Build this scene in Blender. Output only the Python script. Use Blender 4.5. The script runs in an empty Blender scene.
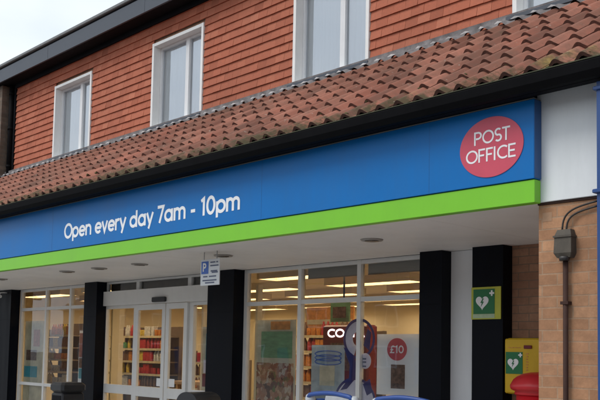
import bpy, math, random
from mathutils import Vector, Matrix
R = random.Random(7)
S = bpy.context.scene
COL = S.collection
PI = math.pi

# ------------------------------------------------------------------ mesh helper
class MB:
    def __init__(s):
        s.v = []; s.f = []; s.m = []; s.t = []; s.smooth = []
    def add(s, vs, fs, mi=0, tint=None, smooth=False):
        b = len(s.v); s.v += [tuple(p) for p in vs]
        for f in fs:
            s.f.append([b + i for i in f]); s.m.append(mi)
            s.t.append(0.5 if tint is None else tint); s.smooth.append(smooth)
        return s
    def box(s, x0, x1, y0, y1, z0, z1, mi=0, tint=None):
        v = [(x0,y0,z0),(x1,y0,z0),(x1,y1,z0),(x0,y1,z0),(x0,y0,z1),(x1,y0,z1),(x1,y1,z1),(x0,y1,z1)]
        f = [(0,3,2,1),(4,5,6,7),(0,1,5,4),(1,2,6,5),(2,3,7,6),(3,0,4,7)]
        return s.add(v, f, mi, tint)
    def bbox(s, x0, x1, y0, y1, z0, z1, b=0.006, mi=0, tint=None):
        # box with chamfered vertical and top edges (front/back corner chamfers)
        v = []
        for (ins, z) in ((b, z0), (0, z0 + b), (0, z1 - b), (b, z1)):
            a0, a1, c0, c1 = x0 + ins, x1 - ins, y0 + ins, y1 - ins
            v += [(a0 + b, c0, z), (a1 - b, c0, z), (a1, c0 + b, z), (a1, c1 - b, z), (a1 - b, c1, z), (a0 + b, c1, z), (a0, c1 - b, z), (a0, c0 + b, z)]
        f = [tuple(reversed(range(8))), tuple(range(24, 32))]
        for k in range(3):
            for i in range(8):
                j = (i + 1) % 8
                f.append((k*8 + i, k*8 + j, k*8 + 8 + j, k*8 + 8 + i))
        return s.add(v, f, mi, tint)
    def quad(s, a, b, c, d, mi=0, tint=None):
        return s.add([a, b, c, d], [(0, 1, 2, 3)], mi, tint)
    def tube(s, pts, r, n=10, mi=0, caps=True, tint=None):
        pts = [Vector(p) for p in pts]; rings = []
        rr = r if isinstance(r, (list, tuple)) else [r]*len(pts)
        prev = None
        for i, p in enumerate(pts):
            d = (pts[min(i+1, len(pts)-1)] - pts[max(i-1, 0)]).normalized()
            if prev is None:
                a = d.cross(Vector((0, 0, 1)))
                if a.length < 1e-3: a = d.cross(Vector((1, 0, 0)))
            else:
                a = prev - d * prev.dot(d)
            a.normalize(); prev = a; b = d.cross(a)
            rings.append([p + a*math.cos(2*PI*k/n)*rr[i] + b*math.sin(2*PI*k/n)*rr[i] for k in range(n)])
        vs = [q for g in rings for q in g]; fs = []
        for i in range(len(rings)-1):
            for k in range(n):
                j = (k+1) % n
                fs.append((i*n+k, i*n+j, (i+1)*n+j, (i+1)*n+k))
        if caps:
            fs.append(tuple(reversed(range(n)))); fs.append(tuple(range((len(rings)-1)*n, len(rings)*n)))
        return s.add(vs, fs, mi, tint, True)
    def lathe(s, cx, cy, prof, n=32, mi=0, tint=None):
        vs = []; fs = []
        for (r, z) in prof:
            vs += [(cx + r*math.cos(2*PI*k/n), cy + r*math.sin(2*PI*k/n), z) for k in range(n)]
        for i in range(len(prof)-1):
            for k in range(n):
                j = (k+1) % n
                fs.append((i*n+k, i*n+j, (i+1)*n+j, (i+1)*n+k))
        fs.append(tuple(reversed(range(n)))); fs.append(tuple(range((len(prof)-1)*n, len(prof)*n)))
        return s.add(vs, fs, mi, tint, True)
    def disc(s, cx, cz, rx, rz, y0, y1, n=64, mi=0):
        # flat disc facing -Y, between y0 (front) and y1
        vs = [(cx + rx*math.cos(2*PI*k/n), y0, cz + rz*math.sin(2*PI*k/n)) for k in range(n)]
        vs += [(x, y1, z) for (x, y, z) in vs]
        fs = [tuple(range(n)), tuple(reversed(range(n, 2*n)))]
        for k in range(n):
            j = (k+1) % n; fs.append((k, n+k, n+j, j))
        return s.add(vs, fs, mi)
    def prism(s, pts, y0, y1, mi=0):
        n = len(pts)
        vs = [(x, y0, z) for x, z in pts] + [(x, y1, z) for x, z in pts]
        fs = [tuple(range(n)), tuple(reversed(range(n, 2*n)))]
        for k in range(n):
            j = (k+1) % n; fs.append((k, n+k, n+j, j))
        return s.add(vs, fs, mi)
    def build(s, name, mats, parent=None, loc=None):
        me = bpy.data.meshes.new(name); me.from_pydata(s.v, [], s.f)
        if not isinstance(mats, (list, tuple)): mats = [mats]
        for m in mats: me.materials.append(m)
        me.polygons.foreach_set('material_index', s.m)
        me.polygons.foreach_set('use_smooth', s.smooth)
        at = me.attributes.new('tint', 'FLOAT', 'FACE'); at.data.foreach_set('value', s.t)
        me.validate(); me.update()
        o = bpy.data.objects.new(name, me); COL.objects.link(o)
        if parent: o.parent = parent; o.matrix_parent_inverse = parent_inv(parent)
        if loc: o.location = loc
        return o

def world_of(o):
    m = Matrix.LocRotScale(o.location, o.rotation_euler, o.scale)
    if o.parent: m = world_of(o.parent) @ o.matrix_parent_inverse @ m
    return m
def parent_inv(p): return world_of(p).inverted()
def tag(o, label=None, cat=None, group=None, kind=None):
    if label: o['label'] = label
    if cat: o['category'] = cat
    if group: o['group'] = group
    if kind: o['kind'] = kind
    return o
def empty(name, loc, label, cat, group=None):
    o = bpy.data.objects.new(name, None); COL.objects.link(o); o.location = loc
    o.empty_display_size = 0.1
    return tag(o, label, cat, group)
def copy_tree(o, parent=None):
    c = o.copy(); COL.objects.link(c)
    if parent: c.parent = parent; c.matrix_parent_inverse = o.matrix_parent_inverse.copy()
    for ch in [x for x in COL.objects if x.parent == o]: copy_tree(ch, c)
    return c

# ------------------------------------------------------------------ materials
def mat(name):
    m = bpy.data.materials.new(name); m.use_nodes = True
    nt = m.node_tree; b = nt.nodes['Principled BSDF']
    return m, nt, b
def N(nt, t, **k):
    n = nt.nodes.new(t)
    for a, v in k.items():
        if a.startswith('i_'): n.inputs[a[2:].replace('_', ' ')].default_value = v
        else: setattr(n, a, v)
    return n
def mixc(nt, fac, a, b, mode='MIX'):
    n = nt.nodes.new('ShaderNodeMix'); n.data_type = 'RGBA'; n.blend_type = mode
    for sock, val in ((0, fac), (6, a), (7, b)):
        if hasattr(val, 'default_value') or hasattr(val, 'is_linked'): nt.links.new(val, n.inputs[sock])
        else: n.inputs[sock].default_value = val if sock == 0 else (*val[:3], 1)
    return n.outputs[2]
def ramp(nt, src, stops):
    r = nt.nodes.new('ShaderNodeValToRGB'); nt.links.new(src, r.inputs[0])
    els = r.color_ramp.elements
    while len(els) < len(stops): els.new(0.5)
    for e, (p, c) in zip(els, stops): e.position = p; e.color = (*c, 1) if len(c) == 3 else c
    return r.outputs[0]
def noise(nt, scale, detail=4, rough=0.6, vec=None, stretch=None):
    n = nt.nodes.new('ShaderNodeTexNoise'); n.inputs['Scale'].default_value = scale
    n.inputs['Detail'].default_value = detail; n.inputs['Roughness'].default_value = rough
    if vec is None:
        tc = nt.nodes.new('ShaderNodeNewGeometry'); vec = tc.outputs['Position']
    if stretch:
        mp = nt.nodes.new('ShaderNodeMapping'); mp.inputs['Scale'].default_value = stretch
        nt.links.new(vec, mp.inputs[0]); vec = mp.outputs[0]
    nt.links.new(vec, n.inputs['Vector'])
    return n.outputs['Fac']
def bump(nt, b, h, strength=0.3, dist=0.01):
    n = nt.nodes.new('ShaderNodeBump'); n.inputs['Strength'].default_value = strength
    n.inputs['Distance'].default_value = dist
    nt.links.new(h, n.inputs['Height']); nt.links.new(n.outputs[0], b.inputs['Normal'])
def g(x): return (x, x, x)
def plain(name, col, rough=0.5, var=0.12, scale=6.0, spec=0.5, metal=0.0, bmp=0.0, dirt=0.0, stretch=None):
    m, nt, b = mat(name)
    f = noise(nt, scale, 5, 0.65, stretch=stretch)
    lo = tuple(c*(1-var) for c in col); hi = tuple(min(1, c*(1+var)) for c in col)
    c = ramp(nt, f, [(0.3, lo), (0.7, hi)])
    if dirt:
        f2 = noise(nt, scale*0.6, 8, 0.75, stretch=(3, 3, .6))
        msk = ramp(nt, f2, [(0.48, g(0)), (0.75, g(dirt))])
        c = mixc(nt, msk, c, (0.09, 0.08, 0.06))
    nt.links.new(c, b.inputs['Base Color'])
    rr = ramp(nt, f, [(0.3, g(max(0, rough-.06))), (0.7, g(min(1, rough+.06)))])
    nt.links.new(rr, b.inputs['Roughness'])
    b.inputs['Metallic'].default_value = metal
    b.inputs['Specular IOR Level'].default_value = spec
    if bmp: bump(nt, b, noise(nt, scale*12, 3), bmp, 0.004)
    return m
def emit(name, col, st):
    m, nt, b = mat(name)
    b.inputs['Base Color'].default_value = (*col, 1)
    b.inputs['Emission Color'].default_value = (*col, 1); b.inputs['Emission Strength'].default_value = st
    return m

M = {}
# clay hanging tiles
def tile_mat(name, stops, grime, moss=False):
    m, nt, b = mat(name)
    a = N(nt, 'ShaderNodeAttribute', attribute_name='tint')
    c = ramp(nt, a.outputs['Fac'], stops)
    f1 = noise(nt, 1.1, 5, 0.6); f2 = noise(nt, 38, 5, 0.7)
    c = mixc(nt, ramp(nt, f1, [(0.35, g(0)), (0.75, g(grime))]), c, (0.11, 0.065, 0.045))
    c = mixc(nt, ramp(nt, f2, [(0.3, g(0.22)), (0.62, g(0))]), c, (0.13, 0.075, 0.055))
    if moss:
        f6 = noise(nt, 4.5, 8, 0.8)
        c = mixc(nt, ramp(nt, f6, [(0.42, g(0)), (0.62, g(0.4))]), c, (0.125, 0.085, 0.062))
        for (lx, ly, lz, lr) in ((-3.02, 5.10, 3.58, .15), (-2.78, 5.06, 3.55, .09), (-4.3, 5.12, 3.58, .08)):
            ds = N(nt, 'ShaderNodeVectorMath', operation='DISTANCE'); gg = N(nt, 'ShaderNodeNewGeometry'); nt.links.new(gg.outputs['Position'], ds.inputs[0]); ds.inputs[1].default_value = (lx, ly, lz)
            a2 = N(nt, 'ShaderNodeMath', operation='MULTIPLY_ADD'); nt.links.new(noise(nt, 16, 6, .8), a2.inputs[0]); a2.inputs[1].default_value = .22; nt.links.new(ds.outputs['Value'], a2.inputs[2])
            c = mixc(nt, ramp(nt, a2.outputs[0], [(lr+.02, g(.8)), (lr+.12, g(0))]), c, (0.30, 0.215, 0.065))
        geo = N(nt, 'ShaderNodeNewGeometry')
        sp = N(nt, 'ShaderNodeSeparateXYZ'); nt.links.new(geo.outputs['Position'], sp.inputs[0])
        mr = N(nt, 'ShaderNodeMapRange'); nt.links.new(sp.outputs['Y'], mr.inputs[0])
        mr.inputs[1].default_value = 5.30; mr.inputs[2].default_value = 4.99; mr.inputs[3].default_value = 0.0; mr.inputs[4].default_value = 0.26
        f3 = noise(nt, 7, 6, 0.75)
        ad = N(nt, 'ShaderNodeMath', operation='ADD'); nt.links.new(f3, ad.inputs[0]); nt.links.new(mr.outputs[0], ad.inputs[1])
        msk = ramp(nt, ad.outputs[0], [(0.62, g(0)), (0.80, g(0.9))])
        c = mixc(nt, msk, c, (0.060, 0.052, 0.022))
        f4 = noise(nt, 17, 3, 0.7)     # lichen specks
        c = mixc(nt, ramp(nt, f4, [(0.66, g(0)), (0.72, g(0.6))]), c, (0.38, 0.33, 0.27))
    nt.links.new(c, b.inputs['Base Color']); b.inputs['Roughness'].default_value = 0.82
    b.inputs['Specular IOR Level'].default_value = 0.3
    bump(nt, b, f2, 0.5, 0.003)
    return m
M['hang'] = tile_mat('hanging_tile_clay', [(0, (0.34, 0.095, 0.050)), (0.5, (0.46, 0.135, 0.074)), (1, (0.55, 0.190, 0.110))], 0.25)
M['pan'] = tile_mat('pantile_clay', [(0, (0.20, 0.066, 0.042)), (0.5, (0.35, 0.122, 0.078)), (1, (0.47, 0.19, 0.128))], 0.75, True)

def brick(name, c1, c2, mortar, dirt=0.3):
    m, nt, b = mat(name)
    geo = N(nt, 'ShaderNodeNewGeometry'); sp = N(nt, 'ShaderNodeSeparateXYZ'); nt.links.new(geo.outputs['Position'], sp.inputs[0])
    ad = N(nt, 'ShaderNodeMath', operation='ADD'); nt.links.new(sp.outputs['X'], ad.inputs[0]); nt.links.new(sp.outputs['Y'], ad.inputs[1])
    cb = N(nt, 'ShaderNodeCombineXYZ'); nt.links.new(ad.outputs[0], cb.inputs[0]); nt.links.new(sp.outputs['Z'], cb.inputs[1])
    wob = N(nt, 'ShaderNodeTexNoise'); wob.inputs['Scale'].default_value = 9; nt.links.new(geo.outputs['Position'], wob.inputs['Vector'])
    vm = N(nt, 'ShaderNodeVectorMath', operation='MULTIPLY_ADD'); nt.links.new(wob.outputs['Color'], vm.inputs[0])
    vm.inputs[1].default_value = (.008, .008, 0); nt.links.new(cb.outputs[0], vm.inputs[2])
    t = N(nt, 'ShaderNodeTexBrick'); nt.links.new(vm.outputs[0], t.inputs['Vector'])
    t.offset = 0.5; t.inputs['Scale'].default_value = 1.0
    t.inputs['Brick Width'].default_value = 0.225; t.inputs['Row Height'].default_value = 0.075
    t.inputs['Mortar Size'].default_value = 0.0055; t.inputs['Mortar Smooth'].default_value = 0.35; t.inputs['Bias'].default_value = 0.0
    t.inputs['Color1'].default_value = (*c1, 1); t.inputs['Color2'].default_value = (*c2, 1); t.inputs['Mortar'].default_value = (*mortar, 1)
    c = mixc(nt, ramp(nt, noise(nt, 14, 6, 0.7), [(0.35, g(0.45)), (0.65, g(0))]), t.outputs['Color'], tuple(x*0.55 for x in c1))
    c = mixc(nt, ramp(nt, noise(nt, 2.2, 6, 0.7), [(0.45, g(0)), (0.8, g(dirt))]), c, (0.10, 0.075, 0.05))
    nt.links.new(c, b.inputs['Base Color']); b.inputs['Roughness'].default_value = 0.9
    mx = N(nt, 'ShaderNodeMath', operation='MULTIPLY_ADD'); nt.links.new(t.outputs['Fac'], mx.inputs[0]); mx.inputs[1].default_value = -1.0
    nt.links.new(noise(nt, 60, 4), mx.inputs[2])
    bump(nt, b, mx.outputs[0], 0.4, 0.004)
    return m
M['brick'] = brick('buff_orange_brick', (0.38, 0.190, 0.098), (0.55, 0.295, 0.160), (0.42, 0.275, 0.175))
M['brick_dark'] = brick('brown_brick', (0.36, 0.19, 0.12), (0.48, 0.27, 0.17), (0.24, 0.175, 0.13))
M['brick_old'] = brick('grey_brown_brick', (0.12, 0.085, 0.062), (0.19, 0.135, 0.10), (0.13, 0.11, 0.09), .5)

M['lead'] = plain('lead_flashing', (0.17, 0.155, 0.155), 0.85, 0.5, 9, bmp=.3)
M['mortar'] = plain('mortar_bedding', (0.36, 0.34, 0.335), 0.9, 0.4, 12, bmp=.5)
M['slate'] = plain('dark_grey_roof_board', (0.052, 0.062, 0.080), 0.5, 0.15, 3)
M['trim'] = plain('grey_roof_edge', (0.16, 0.165, 0.165), 0.6, 0.25, 3)
M['black'] = plain('black_board', (0.006, 0.006, 0.008), 0.7, 0.3, 5, spec=.1)
M['gutter'] = plain('black_gutter', (0.006, 0.006, 0.007), 0.7, 0.3, 5, spec=.06)
M['algae'] = plain('algae_stain', (0.06, 0.065, 0.038), 0.9, 0.5, 6)
M['navy'] = plain('navy_cladding', (0.0022, 0.0032, 0.007), 0.5, 0.25, 2, spec=.12, stretch=(4, 4, .5))
M['white'] = plain('white_upvc', (0.74, 0.75, 0.76), 0.35, 0.04, 4, dirt=.12)
M['window_white'] = plain('aged_white_window_board', (0.80, 0.80, 0.78), 0.45, 0.04, 4, dirt=.12)
M['frame'] = plain('grey_white_aluminium_frame', (0.70, 0.70, 0.69), 0.4, 0.04, 4, dirt=.05)
M['panel'] = plain('pale_grey_panel', (0.76, 0.79, 0.80), 0.35, 0.02, 2, dirt=.10)
M['render'] = plain('pale_grey_wall_board', (0.78, 0.79, 0.81), 0.5, 0.03, 2, dirt=.06)
M['soffit'] = plain('canopy_soffit_board', (0.80, 0.78, 0.76), 0.6, 0.05, 1.3, dirt=.08)
M['blue'] = plain('blue_sign_panel', (0.002, 0.150, 0.46), 0.42, 0.05, 1.2, spec=.25, dirt=.10)
M['blue_edge'] = plain('blue_sign_edge', (0.008, 0.07, 0.22), 0.4, 0.05, 1.2)
M['green'] = plain('lime_green_band', (0.20, 0.56, 0.035), 0.38, 0.04, 1.2, spec=.3, dirt=.08)
M['text_white'] = plain('white_lettering', (0.87, 0.88, 0.89), 0.4, 0.03, 8)
M['roundel'] = plain('pink_red_roundel', (0.60, 0.070, 0.115), 0.38, 0.05, 6)
M['bluepost'] = plain('blue_post_paint', (0.018, 0.065, 0.22), 0.35, 0.12, 3)
M['aedgreen'] = plain('first_aid_green', (0.012, 0.17, 0.055), 0.4, 0.08, 9)
M['aedyellow'] = plain('yellow_green_border', (0.50, 0.52, 0.05), 0.4, 0.08, 9)
M['yellow'] = plain('yellow_cabinet', (0.66, 0.42, 0.012), 0.35, 0.06, 6)
M['postred'] = plain('post_box_red', (0.60, 0.012, 0.022), 0.38, 0.08, 5, spec=.6)
M['box'] = plain('weathered_grey_box', (0.085, 0.072, 0.056), 0.75, 0.25, 14, dirt=.5, bmp=.3)
M['pipe'] = plain('brown_pipe', (0.052, 0.027, 0.021), 0.7, 0.2, 10, spec=.2)
M['cable'] = plain('dark_cable', (0.03, 0.026, 0.024), 0.5, 0.2, 10)
M['signface'] = plain('white_sign_face', (0.72, 0.74, 0.77), 0.4, 0.03, 6)
M['signblue'] = plain('sign_blue', (0.05, 0.14, 0.50), 0.4, 0.05, 6)
M['signink'] = plain('sign_ink', (0.10, 0.12, 0.20), 0.5, 0.05, 6)
M['steel'] = plain('galvanised_steel', (0.35, 0.36, 0.37), 0.35, 0.15, 12, metal=.8)
M['binblack'] = plain('black_bin_plastic', (0.014, 0.015, 0.018), 0.4, 0.2, 8, bmp=.2)
M['rubber'] = plain('rubber', (0.02, 0.02, 0.02), 0.8, 0.2, 8)
M['troblue'] = plain('blue_trolley_plastic', (0.03, 0.085, 0.32), 0.4, 0.1, 8)
M['trogrey'] = plain('pale_grey_plastic', (0.55, 0.58, 0.62), 0.4, 0.1, 8)
M['cream'] = plain('cream_wall', (0.70, 0.63, 0.47), 0.8, 0.06, 1)
M['ceil'] = plain('shop_ceiling', (0.70, 0.60, 0.42), 0.8, 0.08, 1.5)
M['shopfloor'] = plain('shop_floor', (0.30, 0.25, 0.20), 0.4, 0.1, 2)
M['shelf'] = plain('dark_shelf_metal', (0.17, 0.13, 0.10), 0.5, 0.1, 5)
M['shelfedge'] = plain('shelf_price_edge', (0.60, 0.50, 0.30), 0.5, 0.2, 14)
M['wood'] = plain('pale_wood', (0.50, 0.30, 0.13), 0.6, 0.2, 6, stretch=(1, 6, 6))
M['blind'] = plain('grey_roller_blind', (0.26, 0.27, 0.26), 0.7, 0.08, 6, stretch=(1, 1, 8))
M['curtain'] = plain('pale_net_curtain', (0.80, 0.84, 0.86), 0.9, 0.03, 5, stretch=(5, 5, .3))
M['paper'] = plain('white_poster_paper', (0.80, 0.80, 0.80), 0.6, 0.05, 3)
M['burg'] = plain('dark_red_machine', (0.16, 0.012, 0.02), 0.35, 0.1, 6)
M['purple'] = plain('deep_purple_print', (0.032, 0.024, 0.15), 0.45, 0.15, 8)
M['lilac'] = plain('pale_pink_print', (0.66, 0.62, 0.70), 0.45, 0.1, 8)
M['posterblue'] = plain('washed_blue_print', (0.34, 0.41, 0.45), 0.5, 0.2, 6)
M['posterred'] = plain('poster_red', (0.56, 0.075, 0.095), 0.5, 0.1, 12)
M['posterbrown'] = plain('poster_brown_photo', (0.13, 0.075, 0.055), 0.5, 0.8, 24)
M['posterteal'] = plain('poster_teal', (0.05, 0.30, 0.36), 0.5, 0.2, 8)
M['postergreen'] = plain('poster_green', (0.16, 0.34, 0.18), 0.5, 0.25, 5, stretch=(1, 1, 4))
M['posterpale'] = plain('poster_pale_print', (0.55, 0.50, 0.36), 0.5, 0.25, 5)
M['posterorange'] = plain('poster_orange', (0.60, 0.26, 0.06), 0.5, 0.3, 12)
M['skintone'] = plain('poster_pink', (0.42, 0.17, 0.13), 0.5, 0.4, 14)
for k, c in dict(p_red=(.45,.03,.03), p_orange=(.6,.22,.03), p_yellow=(.62,.45,.06), p_green=(.07,.26,.07), p_white=(.6,.58,.52), p_brown=(.16,.08,.04), p_blue=(.05,.12,.35)).items():
    M[k] = plain('packet_' + k[2:], c, 0.45, 0.35, 40)
# food photograph on the big poster
def food():
    m, nt, b = mat('food_photo_print')
    v = N(nt, 'ShaderNodeTexVoronoi'); v.inputs['Scale'].default_value = 17; v.inputs['Randomness'].default_value = 1
    geo = N(nt, 'ShaderNodeNewGeometry'); nt.links.new(geo.outputs['Position'], v.inputs['Vector'])
    sp = N(nt, 'ShaderNodeSeparateColor'); nt.links.new(v.outputs['Color'], sp.inputs[0])
    wn = noise(nt, 30, 6, .75); mm = N(nt, 'ShaderNodeVectorMath', operation='MULTIPLY_ADD'); nz = N(nt, 'ShaderNodeTexNoise'); nz.inputs['Scale'].default_value = 14; nz.inputs['Detail'].default_value = 5
    nt.links.new(geo.outputs['Position'], nz.inputs['Vector']); nt.links.new(nz.outputs['Color'], mm.inputs[0]); mm.inputs[1].default_value = (.14, .14, .14); nt.links.new(geo.outputs['Position'], mm.inputs[2]); nt.links.new(mm.outputs[0], v.inputs['Vector'])
    c = ramp(nt, sp.outputs[0], [(0, (.10,.05,.03)), (.25, (.34,.12,.06)), (.45, (.55,.33,.18)), (.62, (.60,.52,.40)), (.8, (.36,.17,.09)), (1, (.14,.20,.05))])
    c = mixc(nt, ramp(nt, wn, [(.35, g(.3)), (.6, g(0))]), c, (.12, .07, .04))
    nt.links.new(c, b.inputs['Base Color']); b.inputs['Roughness'].default_value = .5
    return m
M['food'] = food()
# glass: real pane, clear with Fresnel reflection
def glass(name, tint=(0.93, 0.95, 0.95), ior=1.5, base=0.0):
    m = bpy.data.materials.new(name); m.use_nodes = True; nt = m.node_tree; nt.nodes.clear()
    o = nt.nodes.new('ShaderNodeOutputMaterial'); tr = nt.nodes.new('ShaderNodeBsdfTransparent'); tr.inputs[0].default_value = (*tint, 1)
    gl = nt.nodes.new('ShaderNodeBsdfGlossy'); gl.inputs['Roughness'].default_value = 0.01; gl.inputs[0].default_value = (.95, .97, 1, 1)
    fr = nt.nodes.new('ShaderNodeFresnel'); fr.inputs[0].default_value = ior
    ml = nt.nodes.new('ShaderNodeMath'); ml.operation = 'ADD'; ml.use_clamp = True
    nt.links.new(fr.outputs[0], ml.inputs[0]); ml.inputs[1].default_value = base
    n = noise(nt, 1.6, 2); bp = nt.nodes.new('ShaderNodeBump'); bp.inputs['Strength'].default_value = .04; bp.inputs['Distance'].default_value = .02
    nt.links.new(n, bp.inputs['Height']); nt.links.new(bp.outputs[0], gl.inputs['Normal'])
    mx = nt.nodes.new('ShaderNodeMixShader'); nt.links.new(ml.outputs[0], mx.inputs[0])
    nt.links.new(tr.outputs[0], mx.inputs[1]); nt.links.new(gl.outputs[0], mx.inputs[2]); nt.links.new(mx.outputs[0], o.inputs[0])
    return m
M['glass'] = glass('shop_glass', base=.035)
M['glass_up'] = glass('window_glass', (0.95, 0.97, 0.98), 1.5, 0.30)

# ------------------------------------------------------------------ stroke lettering
def arc(cx, cy, rx, ry, a0, a1, n=18):
    return [(cx + rx*math.cos(math.radians(a0+(a1-a0)*i/n)), cy + ry*math.sin(math.radians(a0+(a1-a0)*i/n))) for i in range(n+1)]
XH = .64
b_ = arc(.34, .355, .265, .285, 0, 360, 28)
GL = {
 'O': ([arc(.44, .5, .365, .43, 0, 360, 36)], .88), 'p': ([[(.075, XH), (.075, -.22)], b_], .69),
 'e': ([arc(.34, .355, .265, .285, 0, 318, 26), [(.12, .355), (.62, .355)]], .68),
 'n': ([[(.075, .0), (.075, .71)], arc(.30, .40, .225, .24, 175, 0, 16) + [(.525, .0)]], .64),
 'v': ([[(.04, .71), (.28, .05), (.52, .71)]], .58), 'r': ([[(.075, .0), (.075, .71)], arc(.29, .40, .215, .24, 175, 65, 10)], .42),
 'y': ([[(.04, .71), (.29, .08)], [(.54, .71), (.20, -.22)]], .59), 'd': ([b_, [(.61, .0), (.61, 1.0)]], .73),
 'a': ([b_, [(.61, .0), (.61, .71)]], .73), '7': ([[(.03, .925), (.50, .925), (.20, .0)]], .58),
 'm': ([[(.075, .0), (.075, .71)], arc(.27, .42, .195, .22, 175, 0, 16) + [(.465, .0)], arc(.66, .42, .195, .22, 175, 0, 16) + [(.855, .0)]], .97),
 '-': ([[(.05, .36), (.36, .36)]], .45), '1': ([[(.05, .80), (.24, .925), (.24, .0)]], .42), '0': ([arc(.32, .5, .25, .43, 0, 360, 32)], .68), ' ': ([], .30),
 'P': ([[(.07, .0), (.07, .93), (.30, .93)] + arc(.30, .70, .22, .23, 80, -80, 12) + [(.30, .47), (.10, .47)]], .60),
 'S': ([arc(.28, .71, .20, .225, 40, 250, 14) + arc(.28, .29, .21, .225, 70, -140, 14)], .56),
 'T': ([[(.0, .93), (.56, .93)], [(.28, .93), (.28, .0)]], .58), 'F': ([[(.07, .0), (.07, .93), (.48, .93)], [(.07, .50), (.42, .50)]], .53),
 'I': ([[(.07, 0), (.07, 1)]], .22), 'C': ([arc(.44, .5, .37, .43, 50, 310, 26)], .74),
 'E': ([[(.50, .93), (.07, .93), (.07, .07), (.50, .07)], [(.07, .50), (.45, .50)]], .57),
 'A': ([[(.03, 0), (.33, .95), (.63, 0)], [(.15, .33), (.51, .33)]], .68),
 '£': ([arc(.36, .72, .18, .2, 20, 180, 12) + [(.18, .5), (.18, .25), (.06, .07), (.52, .07)], [(.04, .45), (.40, .45)]], .60),
}
def ribbon(mb, pts, hw, y0, thick, sx, sz, ox, oz, mi=0):
    closed = (abs(pts[0][0]-pts[-1][0]) + abs(pts[0][1]-pts[-1][1])) < 1e-6
    if closed: pts = pts[:-1]
    P = [Vector((p[0]*sx, p[1]*sz)) for p in pts]; n = len(P); L = []; Rr = []
    for i in range(n):
        a = P[(i-1) % n] if (closed or i > 0) else None
        c = P[(i+1) % n] if (closed or i < n-1) else None
        d1 = (P[i]-a).normalized() if a is not None else None
        d2 = (c-P[i]).normalized() if c is not None else None
        if d1 is None: d1 = d2
        if d2 is None: d2 = d1
        t = (d1+d2)
        if t.length < 1e-4: t = d1
        t.normalize(); nn = Vector((-t.y, t.x)); k = max(0.45, nn.dot(Vector((-d1.y, d1.x))))
        L.append(P[i]+nn*hw/k); Rr.append(P[i]-nn*hw/k)
    def v3(p, y): return (ox+p.x, y, oz+p.y)
    m = n if closed else n-1
    vs = [v3(p, y0) for p in L]+[v3(p, y0) for p in Rr]+[v3(p, y0+thick) for p in L]+[v3(p, y0+thick) for p in Rr]
    fs = []
    for i in range(m):
        j = (i+1) % n
        fs += [(i, n+i, n+j, j), (2*n+i, i, j, 2*n+j), (n+i, 3*n+i, 3*n+j, n+j)]
    if not closed: fs += [(0, 2*n, 3*n, n), (n-1, 2*n-1, 4*n-1, 3*n-1)]
    mb.add(vs, fs, mi)
def text_width(s): return sum(GL[c][1] for c in s)
def text(mb, s, x0, x1, z0, cap, y, weight=.075, thick=.004, mi=0):
    sx = (x1-x0)/text_width(s); ox = x0; k = 0
    for c in s:
        st, adv = GL[c]
        for j, p in enumerate(st):
            ribbon(mb, p, weight*cap, y-j*0.0006-(k % 2)*0.0003, thick, sx, cap, ox, z0, mi)
        ox += adv*sx; k += 1

# ------------------------------------------------------------------ camera
cam = bpy.data.cameras.new('camera'); co = bpy.data.objects.new('camera', cam); COL.objects.link(co); S.camera = co
rot = Matrix(((0.684747, 0.03873, 0.727751), (0.72852, -0.063057, -0.682116), (0.019471, 0.997258, -0.071394)))
co.matrix_world = Matrix.Translation((0, 0, 1.6)) @ rot.to_4x4()
cam.sensor_width = 36; cam.lens = 880/600*36; cam.shift_y = (292.17-200)/600; cam.clip_end = 3000; cam.clip_start = .05; S.cycles.pixel_filter_width = 1.8

# ------------------------------------------------------------------ world + light
w = bpy.data.worlds.new('World'); S.world = w; w.use_nodes = True; nt = w.node_tree
bg = nt.nodes['Background']
sky = nt.nodes.new('ShaderNodeTexSky'); sky.sky_type = 'NISHITA'; sky.sun_disc = False
SUN_EL, SUN_AZ = math.radians(52), math.radians(205)
sky.sun_elevation = SUN_EL; sky.sun_rotation = SUN_AZ; sky.air_density = 1.0; sky.dust_density = 3.0
tc = nt.nodes.new('ShaderNodeTexCoord')
cl = noise(nt, 1.6, 5, 0.55, vec=tc.outputs['Generated'], stretch=(1, 1, 2.2))
cloud = ramp(nt, cl, [(0.32, (5.7, 6.4, 7.2)), (0.68, (8.1, 8.45, 8.7))])
cloud.node.color_ramp.interpolation = 'EASE'
mixed = mixc(nt, 0.86, sky.outputs[0], cloud)
nt.links.new(mixed, bg.inputs[0]); bg.inputs[1].default_value = 0.1
sl = bpy.data.lights.new('sun', 'SUN'); sl.energy = 1.15; sl.angle = math.radians(25); sl.color = (1, .97, .93)
so = bpy.data.objects.new('sun', sl); COL.objects.link(so)
d = Vector((math.sin(SUN_AZ)*math.cos(SUN_EL), math.cos(SUN_AZ)*math.cos(SUN_EL), math.sin(SUN_EL)))
so.rotation_euler = d.to_track_quat('Z', 'Y').to_euler(); so.location = (0, -5, 12)
S.view_settings.view_transform = 'Standard'; S.view_settings.look = 'None'; S.view_settings.gamma = 1
S.view_settings.exposure = 0.56

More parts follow.
